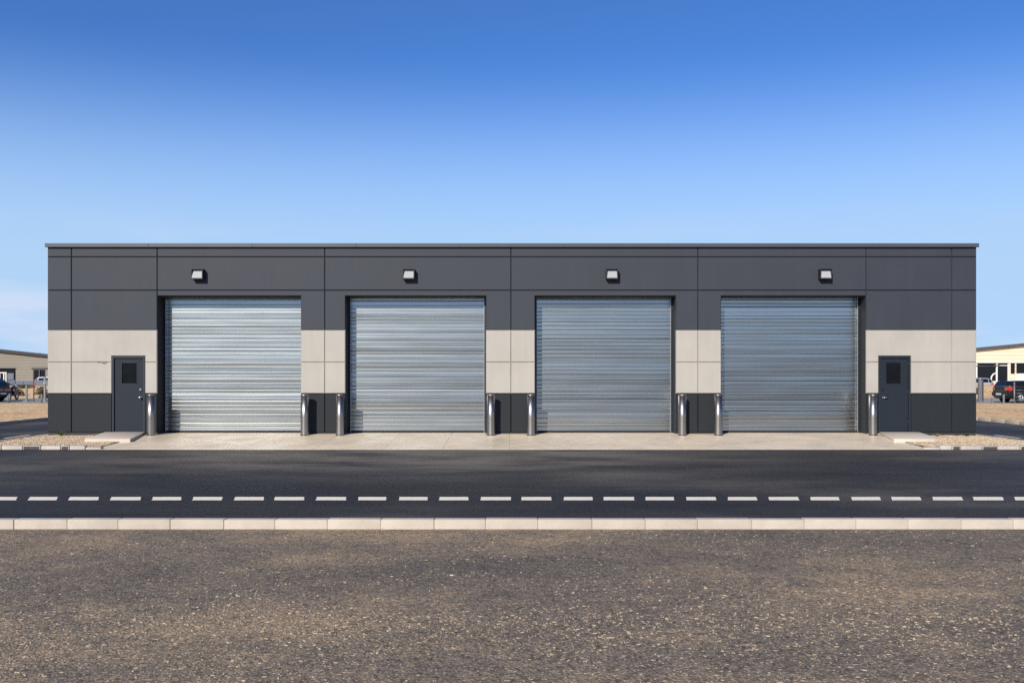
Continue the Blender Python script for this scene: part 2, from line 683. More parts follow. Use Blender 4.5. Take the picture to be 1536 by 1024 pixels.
# near kerb of rounded blocks
m = MB()
xk = -41 * .625 - .30
rk = random.Random(5)
while xk < 26:
    L = .625 + rk.uniform(-.02, .02)
    dy, dz = rk.uniform(-.004, .004), rk.uniform(-.004, .004)
    m.box(xk + .0015, xk + L - .0015, -15.30 + dy, -15.15 + dy, -.35, -.035 + dz, .012)
    xk += L
struct(m.build('kerb', 'kerb_concrete', smooth=35))
m = MB().box(-26, 26, -15.286, -15.165, -.34, -.046)
struct(m.build('kerb_bed', 'far_paving'))


# apron: slabs falling gently to the road
def apron_z(y):
    return -.002 + y * .038      # y is negative in front of the wall


m = MB()
edges = [-10.2, -9.75, -8.15, -6.6, -4.85, -3.15, -1.70, -.07, 1.48, 2.72, 4.3, 5.95, 7.5, 9.0, 10.2]
for a, b in zip(edges[:-1], edges[1:]):
    ya = -3.69
    m.prism([(a + .002, ya), (b - .002, ya), (b - .002, 0), (a + .002, 0)], -.4, lambda p: apron_z(p[1]), .004)
    m.prism([(a + .004, .008), (b - .004, .008), (b - .004, .62), (a + .004, .62)], -.4, -.002, .004)
struct(m.build('apron', 'apron_concrete'))
m = MB().prism([(-10.15, -3.66), (10.15, -3.66), (10.15, 0), (-10.15, 0)], -.39, lambda p: apron_z(p[1]) - .014)

m.box(-10.15, 10.15, .001, .6, -.39, -.016)
struct(m.build('apron_bed', 'kerb_dark'))
# thin dark tarmac edge strip is the real step down from apron to road

# gravel beds either side with kerb stones in front and a pale edging at the side road
def bed_z(x, y):
    return (-.045 + y * .012) * sstep(10.1, 10.9, abs(x)) + (y * .034 + .004) * (1 - sstep(10.1, 10.9, abs(x))) - .085 * sstep(12.9, 13.8, abs(x)) + .018 * mnoise.noise(Vector((x * 1.3, y * 1.3, 5.)))


for s in (-1, 1):
    vs, fs = [], []
    xs = [10.2 + i * .1 for i in range(38)]
    ys = [-3.56 + i * .1 for i in range(38)] + [.3, 1, 4, 10, 18, 24]
    for y in ys:
        for x in xs:
            vs.append((s * x, y, bed_z(s * x, y)))
    n_ = len(xs)
    for j in range(len(ys) - 1):
        for i in range(n_ - 1):
            q = (j * n_ + i, j * n_ + i + 1, (j + 1) * n_ + i + 1, (j + 1) * n_ + i)
            fs.append(q if s > 0 else tuple(reversed(q)))
    struct(pydata('gravel_bed', vs, fs, 'gravel_bed', smooth=True))
    # pebbles
    pv, pf = [], []
    rp = random.Random(31 + s)
    for _ in range(6800):
        x, y = rp.uniform(10.25, 13.85), -3.5 + 3.6 * rp.random()
        if y > -.03 and x < 13.1:
            continue
        add_stone(pv, pf, s * x, y, bed_z(s * x, y), rp.choice((.008, .011, .014, .018, .024)), rp)
    o = pydata('gravel', pv, pf, 'pebble_tan')
    tag(o, 'tan gravel and pebbles in the bed by the %s corner of the building' % ('left' if s < 0 else 'right'), 'gravel', None, 'stuff')
    # pale edging
    m = MB()
    y = -3.2
    while y < 24:
        xa, xb = sorted((s * 13.86, s * 13.98))
        m.box(xa, xb, y + .004, y + .996, -.35, -.118, .008)
        y += 1.
    struct(m.build('kerb', 'pale_edging', smooth=35))
    # far kerb of the side road and the verge beyond it
    m = MB()
    y = -3.6
    while y < 26:
        xa, xb = sorted((s * 18.35, s * 18.52))
        m.box(xa, xb, y + .004, y + .996, -.35, -.03, .015)
        y += 1.
    struct(m.build('kerb', 'pale_edging', smooth=35))
    vs, fs = [], []
    xs = [18.52 + i * .8 for i in range(40)]
    ys = [-3.6 + i * .8 for i in range(40)]
    for y in ys:
        for x in xs:
            vs.append((s * x, y, -.05 + (.05 * mnoise.noise(Vector((s * x * .5, y * .5, 1.))) if x > 18.6 and y < 27 else 0)))
    n_ = len(xs)
    for j in range(len(ys) - 1):
        for i in range(n_ - 1):
            q = (j * n_ + i, j * n_ + i + 1, (j + 1) * n_ + i + 1, (j + 1) * n_ + i)
            fs.append(q if s > 0 else tuple(reversed(q)))
    struct(pydata('verge', vs, fs, 'far_dirt', smooth=True))
    # parking strip where the cars stand
    xa, xb = sorted((s * 18.4, s * 60))
    m = MB().box(xa, xb, 27.6, 39.4, -.4, -.035, .02)
    struct(m.build('parking_strip', 'far_paving'))

# kerb stones in front of the beds, pale and dark alternating (columns measured at the road edge)
KS = F_PX / (CAM_D - 3.69)


def kx(px):
    return (px - 768) / KS


m = MB()
left = [(-80, -34, 0), (-34, 2, 1), (2, 34, 0), (34, 61, 1), (61, 91, 0), (91, 104, 1), (104, 128, 0), (128, 152, 0)]
right = [(1385, 1410, 0), (1410, 1428, 0), (1428, 1441, 1), (1441, 1473, 0), (1473, 1497, 1), (1497, 1530, 0), (1530, 1560, 1), (1560, 1592, 0)]
for (a, b, mi) in left + right:
    x0, x1 = kx(a), kx(b)
    m.box(x0 + .006, x1 - .006, -3.70, -3.54, -.4, (-.095 if (a, b) in ((128, 152), (1385, 1410)) else -.055) + random.uniform(-.006, .006), .02, mi)
struct(m.build('kerb', ['kerb_pale', 'kerb_dark'], smooth=35))

# ------------------------------------------------------------------ main building
bld = thing('industrial_unit', 'long low charcoal and cream industrial building with four steel roller doors', 'building')
X0, X1 = fx(72), fx(1463)
ZT = fz(367)
DOORS = [(236, 451), (518, 728.5), (802, 1013), (1081, 1298)]
PDOORS = [(168, 217.5), (1317, 1365)]
Z_LINT, Z_PD = fz(444), fz(534)

# load-bearing wall, solid around the openings
m = MB()
xs = sorted({72, 1463, *[e for d in DOORS + PDOORS for e in d]})
for a, b in zip(xs[:-1], xs[1:]):
    mid_ = (a + b) / 2
    z0 = -.35
    if any(d[0] < mid_ < d[1] for d in DOORS):
        z0 = Z_LINT
    elif any(d[0] < mid_ < d[1] for d in PDOORS):
        z0 = Z_PD
    m.box(fx(a), fx(b), .0, .60, z0, ZT)
m.box(X0, X1, .602, 18, -.35, ZT)
m.build('wall', 'wall_core', bld)


def cladding(name, polys, mat, thick=.019, depth=.034):
    b = bmesh.new()
    for poly in polys:
        vs = [b.verts.new((fx(p[0]), -.003, fz(p[1]))) for p in poly]
        f = b.faces.new(vs)
    bmesh.ops.remove_doubles(b, verts=b.verts[:], dist=.001)
    for f in b.faces:
        f.normal_update()
        if f.normal.y > 0:
            f.normal_flip()
    bmesh.ops.inset_individual(b, faces=b.faces[:], thickness=thick, depth=depth, use_even_offset=True)
    me = bpy.data.meshes.new(name)
    b.to_mesh(me)
    b.free()
    me.materials.append(MATS[mat])
    o = bpy.data.objects.new(name, me)
    COL.objects.link(o)
    o.parent = bld
    return o


def rect(x0, x1, y0, y1):
    return [(x0, y0), (x1, y0), (x1, y1), (x0, y1)]


J = [72, 107.5, 236, 487, 766, 1046, 1298, 1426, 1463]
dark = []
for a, b in zip(J[:-1], J[1:]):
    dark.append(rect(a, b, 368, 385.5))
    dark.append(rect(a, b, 385.5, 435.5))
dark += [rect(72, 107.5, 435.5, 495), rect(107.5, 236, 435.5, 495), rect(1298, 1426, 435.5, 495), rect(1426, 1463, 435.5, 495)]
dark.append([(236, 435.5), (487, 435.5), (487, 495), (451, 495), (451, 444), (236, 444)])
dark.append([(487, 435.5), (766, 435.5), (766, 495), (728.5, 495), (728.5, 444), (518, 444), (518, 495), (487, 495)])
dark.append([(766, 435.5), (1046, 435.5), (1046, 495), (1013, 495), (1013, 444), (802, 444), (802, 495), (766, 495)])
dark.append([(1046, 435.5), (1298, 435.5), (1298, 444), (1081, 444), (1081, 495), (1046, 495)])
cladding('charcoal_cladding', dark, 'charcoal_panel')
def pier(strips, extra=()):
    cr_ = [q for a, b in strips for q in (rect(a, b, 495, 543), rect(a, b, 543, 590))] + list(extra)
    cladding('cream_cladding', cr_, 'cream_panel')


for grp in (((451, 487), (487, 518)), ((728.5, 766), (766, 802)), ((1013, 1046), (1046, 1081))):
    pier(grp)
    cladding('plinth', [rect(a, b, 590, 648) for a, b in grp], 'plinth_panel')
pier(((72, 107.5),), [[(107.5, 495), (236, 495), (236, 543), (217.5, 543), (217.5, 534), (168, 534), (168, 543), (107.5, 543)], rect(107.5, 168, 543, 590), rect(217.5, 236, 543, 590)])
pier(((1426, 1463),), [[(1298, 495), (1426, 495), (1426, 543), (1365, 543), (1365, 534), (1317, 534), (1317, 543), (1298, 543)], rect(1298, 1317, 543, 590), rect(1365, 1426, 543, 590)])
for grp in (((72, 107.5), (107.5, 168)), ((217.5, 236),), ((1298, 1317),), ((1365, 1426), (1426, 1463))):
    cladding('plinth', [rect(a, b, 590, 648) for a, b in grp], 'plinth_panel')

# side walls wear the same bands
for s, xw in ((-1, X0), (1, X1)):
    for nm, za, zb, mt in (('charcoal_cladding', fz(495), fz(368), 'charcoal_panel'), ('cream_cladding', fz(590), fz(495), 'cream_panel'), ('plinth', fz(648), fz(590), 'plinth_panel')):
        m = MB()
        y = .0
        while y < 17.9:
            xa, xb = sorted((xw, xw + s * .022))
            m.box(xa, xb, y + .012, min(18, y + 3.) - .012, za + .012, zb - .012, .004)
            y += 3.
        m.build(nm, mt, bld)

# coping: a pressed metal cap with a drip edge, in lengths
m = MB()
xa, xb, n_ = fx(72) - .045, fx(1463) + .045, 9
for k in range(n_):
    a, b = xa + (xb - xa) * k / n_, xa + (xb - xa) * (k + 1) / n_
    m.box(a + .001, b - .001, -.115, -.03, fz(371.3), 5.365, .005)
    m.box(a + .001, b - .001, -.0298, .30, ZT - .003, 5.362, .003)
m.build('coping', 'coping_metal', bld)
m = MB().box(xa + .1, xb - .1, .302, 17.9, ZT - .02, ZT - .004)
m.build('roof', 'roof_membrane', bld)
m = MB()
for a, b, c, d in ((xa, xb, 17.9, 18.1), (xa, xa + .4, .304, 17.898), (xb - .4, xb, .304, 17.898)):
    m.box(a, b, c, d, ZT + .0, 5.362, .003)
m.build('parapet_cap', 'coping_metal', bld)


# roller doors
def shutter(x0, x1, seed):
    rr = random.Random(seed)
    y0 = .52
    ztop, z = Z_LINT + .10, .055
    nx_ = 26
    gaps, beads = set(), set()
    prof = []      # rows of (z, y)
    while z < ztop:
        p = rr.choice((.085, .100, .110, .120, .140))
        tilt = math.tan(R(rr.gauss(-.15, .85)))
        sag = p * math.tan(R(rr.uniform(-.5, 1.4))) / 4
        hb, db = rr.choice((.012, .014, .018)), rr.choice((.0015, .0025, .004))
        # flat web, then a rolled bead, then the dark hinge gap
        for k in range(6):
            u = k / 5
            prof.append((z + .004 + (p - .004 - hb) * u, y0 - sag * (1 - (2 * u - 1) ** 2) + tilt * (u - .5) * p))
        zb0, yb0 = prof[-1]
        for k in range(1, 9):
            a = math.pi * k / 8
            beads.add(len(prof) - 1)
            prof.append((zb0 + hb * .5 * (1 - math.cos(a)) * .86, yb0 - db * math.sin(a)))
        z += p
        gap = rr.choice((.008, .011, .016))
        prof.append((z, y0 + .028))
        gaps.add(len(prof) - 1)
        prof.append((z + gap - .001, y0 + .028))
        z += gap - .004
    vs, fs = [], []
    for zz, yy in prof:
        for i in range(nx_ + 1):
            u = i / nx_
            x = x0 + (x1 - x0) * u
            w = .0022 * mnoise.noise(Vector((x * .9, zz * 2.2, seed * 3.1)))
            vs.append((x, yy + w, zz))
    for j in range(len(prof) - 1):
        for i in range(nx_):
            a = j * (nx_ + 1) + i
            fs.append((a, a + 1, a + nx_ + 2, a + nx_ + 1))
    mis = [1 if j in gaps or (j - 1) in gaps or (j + 1) in gaps else 2 if j in beads else 0 for j in range(len(prof) - 1) for _ in range(nx_)]
    o = pydata('roller_door', vs, fs, ['galvanised_slats', 'black_metal', 'galvanised_bead'], bld, mis=mis)
    o.data.shade_smooth()
    o.data.set_sharp_from_angle(angle=R(30))
    for xg in (x0, x1):
        s = 1 if xg == x0 else -1
        a, b = sorted((xg - s * .001, xg + s * .056))
        m = MB().box(a, b, .425, .50, .0, Z_LINT + .05, .004)
        rail = m.build('guide_rail', 'frame_paint', o)
        a, b = sorted((xg + s * .0565, xg + s * .068))
        m = MB().box(a, b, .43, .50, .0, Z_LINT + .05, .002)
        m.build('guide_lip', 'galv_rail', o)
    m = MB().box(x0 + .03, x1 - .03, .49, .56, .002, .05, .008)
    m.build('bottom_seal', 'rubber', o)
    return o


for k, (a, b) in enumerate(DOORS):
    shutter(fx(a) + .003, fx(b) - .003, 11 + k * 7)


# personnel doors
def pdoor(a, b, knob_right):
    x0, x1 = fx(a), fx(b)
    zb = .055
    m = MB()
    fw = .055
    m.box(x0, x0 + fw, -.030, .14, zb, Z_PD, .004)
    m.box(x1 - fw, x1, -.030, .14, zb, Z_PD, .004)
    m.box(x0 + fw + .001, x1 - fw - .001, -.030, .14, Z_PD - fw, Z_PD, .004)
    fr = m.build('door_frame', 'frame_paint', bld)
    # leaf with a window opening: four pieces sharing edges around the hole
    wx0, wx1 = (fx(a + 14.), fx(a + 36.5)) if knob_right else (fx(a + 12.), fx(a + 33.5))
    wz0, wz1 = fz(575), fz(544)
    lx0, lx1, lz1 = x0 + fw + .005, x1 - fw - .005, Z_PD - fw - .005
    lz0 = zb + .012
    bmm = bmesh.new()
    def ring(y, r):
        return [bmm.verts.new((r[i], y, r[j])) for i, j in ((0, 2), (1, 2), (1, 3), (0, 3))]
    oF, oB = ring(.012, (lx0, lx1, lz0, lz1)), ring(.06, (lx0, lx1, lz0, lz1))
    iF, iB = ring(.012, (wx0, wx1, wz0, wz1)), ring(.06, (wx0, wx1, wz0, wz1))
    for i in range(4):
        j = (i + 1) % 4
        bmm.faces.new((oF[i], oF[j], iF[j], iF[i]))
        bmm.faces.new((oB[j], oB[i], iB[i], iB[j]))
        bmm.faces.new((oF[j], oF[i], oB[i], oB[j]))
        bmm.faces.new((iF[i], iF[j], iB[j], iB[i]))
    bmesh.ops.recalc_face_normals(bmm, faces=bmm.faces[:])
    mb = MB(); mb.bm.free(); mb.bm = bmm
    leaf = mb.build('door', 'door_paint', bld)
    m = MB().box(wx0 + .002, wx1 - .002, .028, .04, wz0 + .002, wz1 - .002)
    m.build('vision_panel', 'wired_glass', leaf)
    m = MB()
    for (c0, c1, d0, d1) in ((wx0 - .018, wx0, wz0 - .018, wz1 + .018), (wx1, wx1 + .018, wz0 - .018, wz1 + .018), (wx0 + .0005, wx1 - .0005, wz1, wz1 + .018), (wx0 + .0005, wx1 - .0005, wz0 - .018, wz0)):
        m.box(c0, c1, .004, .020, d0, d1, .002)
    m.build('window_bead', 'frame_paint', leaf)
    s = -1 if knob_right else 1
    xk_ = (lx1 - .075) if knob_right else (lx0 + .075)
    # deadbolt and handle
    m = MB().cyl((xk_, .010, fz(584)), (xk_, -.012, fz(584)), .034, .030, 20).cyl((xk_, -.0125, fz(584)), (xk_, -.03, fz(584)), .018, .016, 16)
    m.build('deadbolt', 'alloy' if knob_right else 'black_metal', leaf)
    zk = fz(596)
    if knob_right:
        m = MB().cyl((xk_, .010, zk), (xk_, -.006, zk), .040, .038, 20).cyl((xk_, -.0065, zk), (xk_, -.045, zk), .015, .018, 14)
        # knob ball
        prof = [(.018 + .02 * math.sin(math.pi * u / 6), 0) for u in range(7)]
        bmesh.ops.create_uvsphere(m.bm, u_segments=18, v_segments=12, radius=.036, matrix=Matrix.Translation((xk_, -.068, zk)) @ Matrix.Diagonal((1, .75, 1, 1)))
        m.build('door_knob', 'alloy', leaf, smooth=50)
    else:
        m = MB().cyl((xk_, .010, zk), (xk_, -.008, zk), .036, .034, 20).cyl((xk_, -.0085, zk), (xk_, -.055, zk), .013, .013, 14)
        m.tube([(xk_ - .012, -.062, zk), (xk_ + .05, -.064, zk), (xk_ + .12, -.060, zk - .004)], .0125, 10)
        m.build('door_handle', 'alloy', leaf)
    xh = lx0 - .004 if knob_right else lx1 + .004
    for zh in (.28, 1.12, 1.92):
        m = MB().cyl((xh, -.002, zh), (xh, -.002, zh + .10), .011, .011, 10)
        m.build('hinge', 'frame_paint', leaf)
    m = MB().box(x0 + fw + .001, x1 - fw - .001, -.02, .13, zb - .03, zb + .008, .004)
    m.build('threshold', 'frame_paint', leaf)


pdoor(168, 217.5, True)
pdoor(1317, 1365, False)

# bit of bent wire on the joint beside the left door
zw = fz(543.5)
m = MB()
m.tube([(fx(147), -.034, zw), (fx(151), -.045, zw + .012), (fx(153.5), -.055, zw - .02), (fx(155), -.07, zw + .05), (fx(156), -.06, zw - .03), (fx(158), -.05, zw - .025), (fx(161), -.034, zw + .004)], .007, 6)
m.tube([(fx(153), -.05, zw + .03), (fx(155.5), -.065, zw), (fx(157.5), -.05, zw - .035)], .006, 6)
o = m.build('wire_scrap', 'silver_wire')
tag(o, 'small twisted scrap of wire on the cream wall beside the left door', 'wire')


# ------------------------------------------------------------------ wall lights
def wall_light():
    t_ = thing('wall_light', 'x', 'wall light', (0, 0, 0), 0, 'square wall lights above the roller doors')
    w, h, dp = .165, .145, .215
    m = MB()
    m.box(-w, w, -dp, -.0, h - .02, h, .003)             # hood
    m.box(-w, -w + .022, -dp, -.0, -h, h - .0205, .003)
    m.box(w - .022, w, -dp, -.0, -h, h - .0205, .003)
    m.box(-w + .0225, w - .0225, -dp, -.0, -h, -h + .03, .003)
    m.box(-w + .0225, w - .0225, -.04, -.0, -h + .0305, h - .0205)
    m.build('housing', 'black_metal', t_)
    m = MB()
    a = w - .026
    zt, zb = h - .024, -h + .033
    # tilted frosted face, deeper at the top
    b = m.bm
    pts = [(-a, -.120, zt), (a, -.120, zt), (a, -.150, zt - .07), (-a, -.150, zt - .07), (a, -.205, zb + .03), (-a, -.205, zb + .03), (a, -.207, zb), (-a, -.207, zb)]
    vv = [b.verts.new(p) for p in pts]
    for q in ((0, 1, 2, 3), (3, 2, 4, 5), (5, 4, 6, 7)):
        b.faces.new([vv[i] for i in q])
    bk = [b.verts.new((p[0], -.045, p[2])) for p in (pts[0], pts[1], pts[6], pts[7])]
    b.faces.new((vv[0], bk[0], bk[1], vv[1]))
    b.faces.new((vv[7], vv[6], bk[2], bk[3]))
    b.faces.new((vv[1], bk[1], bk[2], vv[6], vv[4], vv[2]))
    b.faces.new((vv[0], vv[3], vv[5], vv[7], bk[3], bk[0]))
    b.faces.new((bk[0], bk[3], bk[2], bk[1]))
    m.build('lens', 'frosted_lens', t_)
    return t_


wl = wall_light()
zc = fz(412) + .0
LL = [(297, 'square black wall light above the leftmost roller door'), (613, 'square black wall light above the second roller door from the left'), (917, 'square black wall light above the third roller door from the left'), (1236.5, 'square black wall light above the rightmost roller door')]
for k, (px, lb) in enumerate(LL):
    X = fx(px) * (1 - .1 / CAM_D)
    if k == 0:
        wl.location = (X, -.027, zc)
        wl['label'] = lb
    else:
        dup(wl, (X, -.027, zc), lb)


# ------------------------------------------------------------------ bollards
def bollard():
    t_ = thing('bollard', 'x', 'bollard', (0, 0, 0), 0, 'steel bollards beside the roller doors')
    r = .112
    m = MB().lathe((0, 0, 0), [(r, -.2), (r, .0), (r, .5), (r, 1.10)], 40)
    m.build('tube', 'brushed_stainless', t_)
    m = MB().lathe((0, 0, 0), [(r - .004, 1.102), (r + .004, 1.103), (r + .006, 1.106), (r + .006, 1.122), (r + .001, 1.130), (r - .03, 1.135), (.03, 1.137)], 40)
    m.build('cap', 'brushed_stainless', t_)
    m = MB().lathe((0, 0, 0), [(r + .018, -.05), (r + .018, .006), (r + .002, .012)], 40)
    m.build('base_collar', 'rubber', t_)
    return t_


bo = bollard()
ORD = [(226, 'brushed steel bollard between the left personnel door and the first roller door'),
       (456.5, 'brushed steel bollard at the right edge of the first roller door'),
       (509.5, 'brushed steel bollard at the left edge of the second roller door'),
       (736, 'brushed steel bollard at the right edge of the second roller door'),
       (796, 'brushed steel bollard at the left edge of the third roller door'),
       (1023, 'brushed steel bollard at the right edge of the third roller door'),
       (1077, 'brushed steel bollard at the left edge of the fourth roller door'),
       (1309, 'brushed steel bollard between the fourth roller door and the right personnel door')]
for k, (px, lb) in enumerate(ORD):
    y = -.38
    X = (px - 767.5) * (CAM_D + y) / F_PX
    rz = k * .7
    if k == 0:
        bo.location = (X, y, apron_z(y))
        bo['label'] = lb
    else:
        dup(bo, (X, y, apron_z(y)), lb, rz)

# ------------------------------------------------------------------ concrete steps at the two small doors
for s in (-1, 1):
    pts = [(s * 10.36, -.034), (s * 9.92, -2.15), (s * 10.95, -2.2), (s * 11.12, -2.12), (s * 11.42, -.5), (s * 11.5, -.034)]
    if s > 0:
        pts = pts[::-1]
        pts = [(p[0], p[1]) for p in pts]
    m = MB().prism(pts, -.3, lambda p: .052 + (p[1] + .034) * .022, .012)
    o = m.build('door_step', 'step_concrete', smooth=35)
    tag(o, 'pale concrete step slab in front of the %s personnel door' % ('left' if s < 0 else 'right'), 'step', 'concrete steps at the personnel doors')


# ------------------------------------------------------------------ weeds and shrubs
def weed(name, x, y, z, h, n, mat_, seed, label, cat, spread=.6):
    rr = random.Random(seed)
    vs, fs = [], []
    for k in range(n):
        a = rr.uniform(0, 6.28)
        L = h * rr.uniform(.5, 1.)
        lean = rr.uniform(.15, spread)
        w = h * rr.uniform(.07, .13)
        bx, by = rr.uniform(-.12, .12) * h, rr.uniform(-.12, .12) * h
        ca, sa = math.cos(a), math.sin(a)
        b0 = len(vs)
        for u, ww in ((0, .35), (.4, 1.), (.75, .8), (1., .05)):
            r_ = lean * L * u * (1 + .5 * u)
            zz = L * (u - .25 * u * u * lean)
            cx, cy = bx + ca * r_, by + sa * r_
            vs.append((cx - sa * w * ww / 2, cy + ca * w * ww / 2, zz))
            vs.append((cx + sa * w * ww / 2, cy - ca * w * ww / 2, zz))
        for q in range(3):
            fs.append((b0 + 2 * q, b0 + 2 * q + 1, b0 + 2 * q + 3, b0 + 2 * q + 2))
    o = pydata(name, vs, fs, mat_)
    o.location = (x, y, z)
    return tag(o, label, cat)


weed('weed', fx(99), -.32, bed_z(-12.6, -.3) - .01, .17, 46, 'leaf_green', 1, 'green weed tuft growing at the foot of the wall left of the left step', 'weed', .8)
weed('weed', -13.25, -1.2, bed_z(-13.25, -1.2) - .01, .09, 40, 'leaf_dry', 2, 'low yellowish weed on the gravel near the left road edging', 'weed', 1.2)
weed('weed', fx(146), -.22, bed_z(-11.8, -.2) - .01, .08, 30, 'leaf_dry', 5, 'small dry weed beside the left concrete step', 'weed', 1.2)
weed('weed', fx(1441), -.34, bed_z(12.6, -.3) - .01, .14, 60, 'leaf_green', 3, 'bright green weed tuft at the foot of the wall near the right corner', 'weed', 1.2)
weed('weed', fx(1396), -.38, bed_z(11.9, -.3) - .01, .12, 40, 'leaf_dry', 4, 'yellowish weed beside the right concrete step', 'weed', 1.)


def shrub(x, y, h, w, seed, label):
    rr = random.Random(seed)
    vs, fs = [], []
    for k in range(420):
        a, e = rr.uniform(0, 6.28), rr.uniform(0, 1.5)
        q = rr.random() ** .5
        cx, cy, cz = w * q * math.cos(a) * math.cos(e), w * q * math.sin(a) * math.cos(e), h * q * math.sin(e)
        s = rr.uniform(.03, .075)
        u = Vector((rr.gauss(0, 1), rr.gauss(0, 1), rr.gauss(0, 1))).normalized()
        v_ = u.orthogonal().normalized()
        c = Vector((cx, cy, cz))
        b0 = len(vs)
        for p in (c - u * s * 1.5, c + v_ * s * .6, c + u * s * 1.5, c - v_ * s * .6):
            vs.append(tuple(p))
        fs.append((b0, b0 + 1, b0 + 2, b0 + 3))
    o = pydata('shrub', vs, fs, 'shrub_dry')
    o.location = (x, y, ground_z(x, y) - .05)
    return tag(o, label, 'shrub', 'dry shrubs on the dirt bank')


def gpx(px, d):         # ground point seen in picture column px at depth d
    return ((px - 768) / F_PX * d, d - CAM_D)


for i, (px, d, h, w, lb) in enumerate(((27, 69, .55, .5, 'dry brown shrub on the bank beside the dark parked car'),
                                       (36, 74, .45, .8, 'low dry shrub on the bank behind the steel railing'),
                                       (62, 70, .62, .55, 'dry brown shrub on the bank by the last railing post'),
                                       (66, 67, .35, .4, 'smallest dry shrub in front of the low grey building'),
                                       (1466, 70, .5, .3, 'dry shrub on the bank beside the black capped post'),
                                       (1530, 76, .4, .6, 'dry shrub on the bank behind the black car'))):
    x, y = gpx(px, d)
    shrub(x, y, h, w, 40 + i, lb)


# ------------------------------------------------------------------ far buildings
D_B = 95.0
YB = D_B - CAM_D
SB = F_PX / D_B


def bx_(px):
    return (px - 768) / SB


def bz_(py):
    return EYE - (py - HOR) / SB


# left: grey-beige block building with a low gable
lb = thing('low_warehouse', 'low grey beige block building with dark sloping roof edge behind the left corner', 'building')


def gable(o, xa, xr, xb, zr, za, zb, mat_wall, mat_roof, holes):
    """front wall (with holes x0,x1,z0,z1) under a two-slope roof running back 24 m."""
    def ztop(x):
        return za + (zr - za) * (x - xa) / (xr - xa) if x < xr else zr + (zb - zr) * (x - xr) / (xb - xr)
    m = MB()
    cuts = sorted({xa, xr, xb, *[h[0] for h in holes], *[h[1] for h in holes]})
    for p, q in zip(cuts[:-1], cuts[1:]):
        mid_ = (p + q) / 2
        hs = [h for h in holes if h[0] < mid_ < h[1]]
        bot = -.5
        if hs:
            h = hs[0]
            if h[2] > 0:
                m.prism([(p, YB), (q, YB), (q, YB + .3), (p, YB + .3)], -.5, h[2])
            bot = h[3]
        m.prism([(p, YB), (q, YB), (q, YB + .3), (p, YB + .3)], bot, lambda v_: ztop(v_[0]))
    zf = min(ztop(xa), ztop(xb), ztop((xa + xb) / 2)) - .1
    m.box(xa, xb, YB + .302, YB + 24, -.5, zf)
    m.build('wall', mat_wall, o)
    m = MB()
    t_ = .26
    m.prism([(xa - .3, YB - .35), (xr, YB - .35), (xr, YB + .5), (xa - .3, YB + .5)], lambda v_: ztop(v_[0]) + .01, lambda v_: ztop(v_[0]) + t_)
    m.prism([(xr, YB - .35), (xb + .3, YB - .35), (xb + .3, YB + .5), (xr, YB + .5)], lambda v_: ztop(v_[0]) + .01, lambda v_: ztop(v_[0]) + t_)
    return m.build('roof', mat_roof, o)


def lineL(px):
    return 527.5 + (535 - 527.5) * px / 72.


XR = bx_(-150)
holes = [(bx_(-60), bx_(23.5), -.08, bz_(552.5)), (bx_(49.5), bx_(68.5), bz_(576.5), bz_(554.5))]
rf = gable(lb, bx_(-420), XR, bx_(150), bz_(lineL(-150)), bz_(lineL(-10)), bz_(lineL(150)), 'beige_block', 'dark_fascia', holes)
m = MB().cyl((bx_(57), YB + .3, bz_(533)), (bx_(57), YB + .3, bz_(529.3)), .09, .09, 10)
m.build('roof_vent', 'dark_fascia', rf)
m = MB().box(bx_(-60), bx_(23.5), YB + .15, YB + .2, -.1, bz_(552.5))
w1 = m.build('window', 'dark_glass', lb)
m = MB()
for px in (-1, 5.2, 8.5):
    m.box(bx_(px) - .05, bx_(px) + .05, YB + .05, YB + .15, -.1, bz_(559.5), .005)
m.box(bx_(-20), bx_(8.5) + .05, YB + .06, YB + .148, bz_(559.5), bz_(559.5) + .10, .005)
m.build('frame', 'white_trim', w1)
m = MB().box(bx_(10.3), bx_(19.8), YB + .08, YB + .14, bz_(569.5), bz_(559.5), .005)
m.build('pane', 'blue_grey_sheet', w1)
m = MB().box(bx_(49.5), bx_(68.5), YB + .15, YB + .2, bz_(576.5), bz_(554.5))
w2 = m.build('window', 'dark_glass', lb)
m = MB()
for px in (58.5, 50.2, 67.8):
    m.box(bx_(px) - .05, bx_(px) + .05, YB + .05, YB + .15, bz_(576.5), bz_(554.5), .005)
m.build('frame', 'grey_fascia', w2)
m = MB().box(bx_(47.5), bx_(72), YB - .12, YB - .002, bz_(553.2), bz_(551.2), .02)
m.build('lintel', 'grey_fascia', lb)
m = MB().box(bx_(-60), bx_(24.7), YB - .1, YB - .002, bz_(552.5), bz_(551.8), .02)
m.build('lintel', 'dark_fascia', lb)

# right: cream building with a ribbon window
rb = thing('low_warehouse', 'low cream building with grey sloping roof edge and ribbon windows behind the right corner', 'building')


def lineR(px):
    return 525.5 + (518.5 - 525.5) * (px - 1463) / 73.


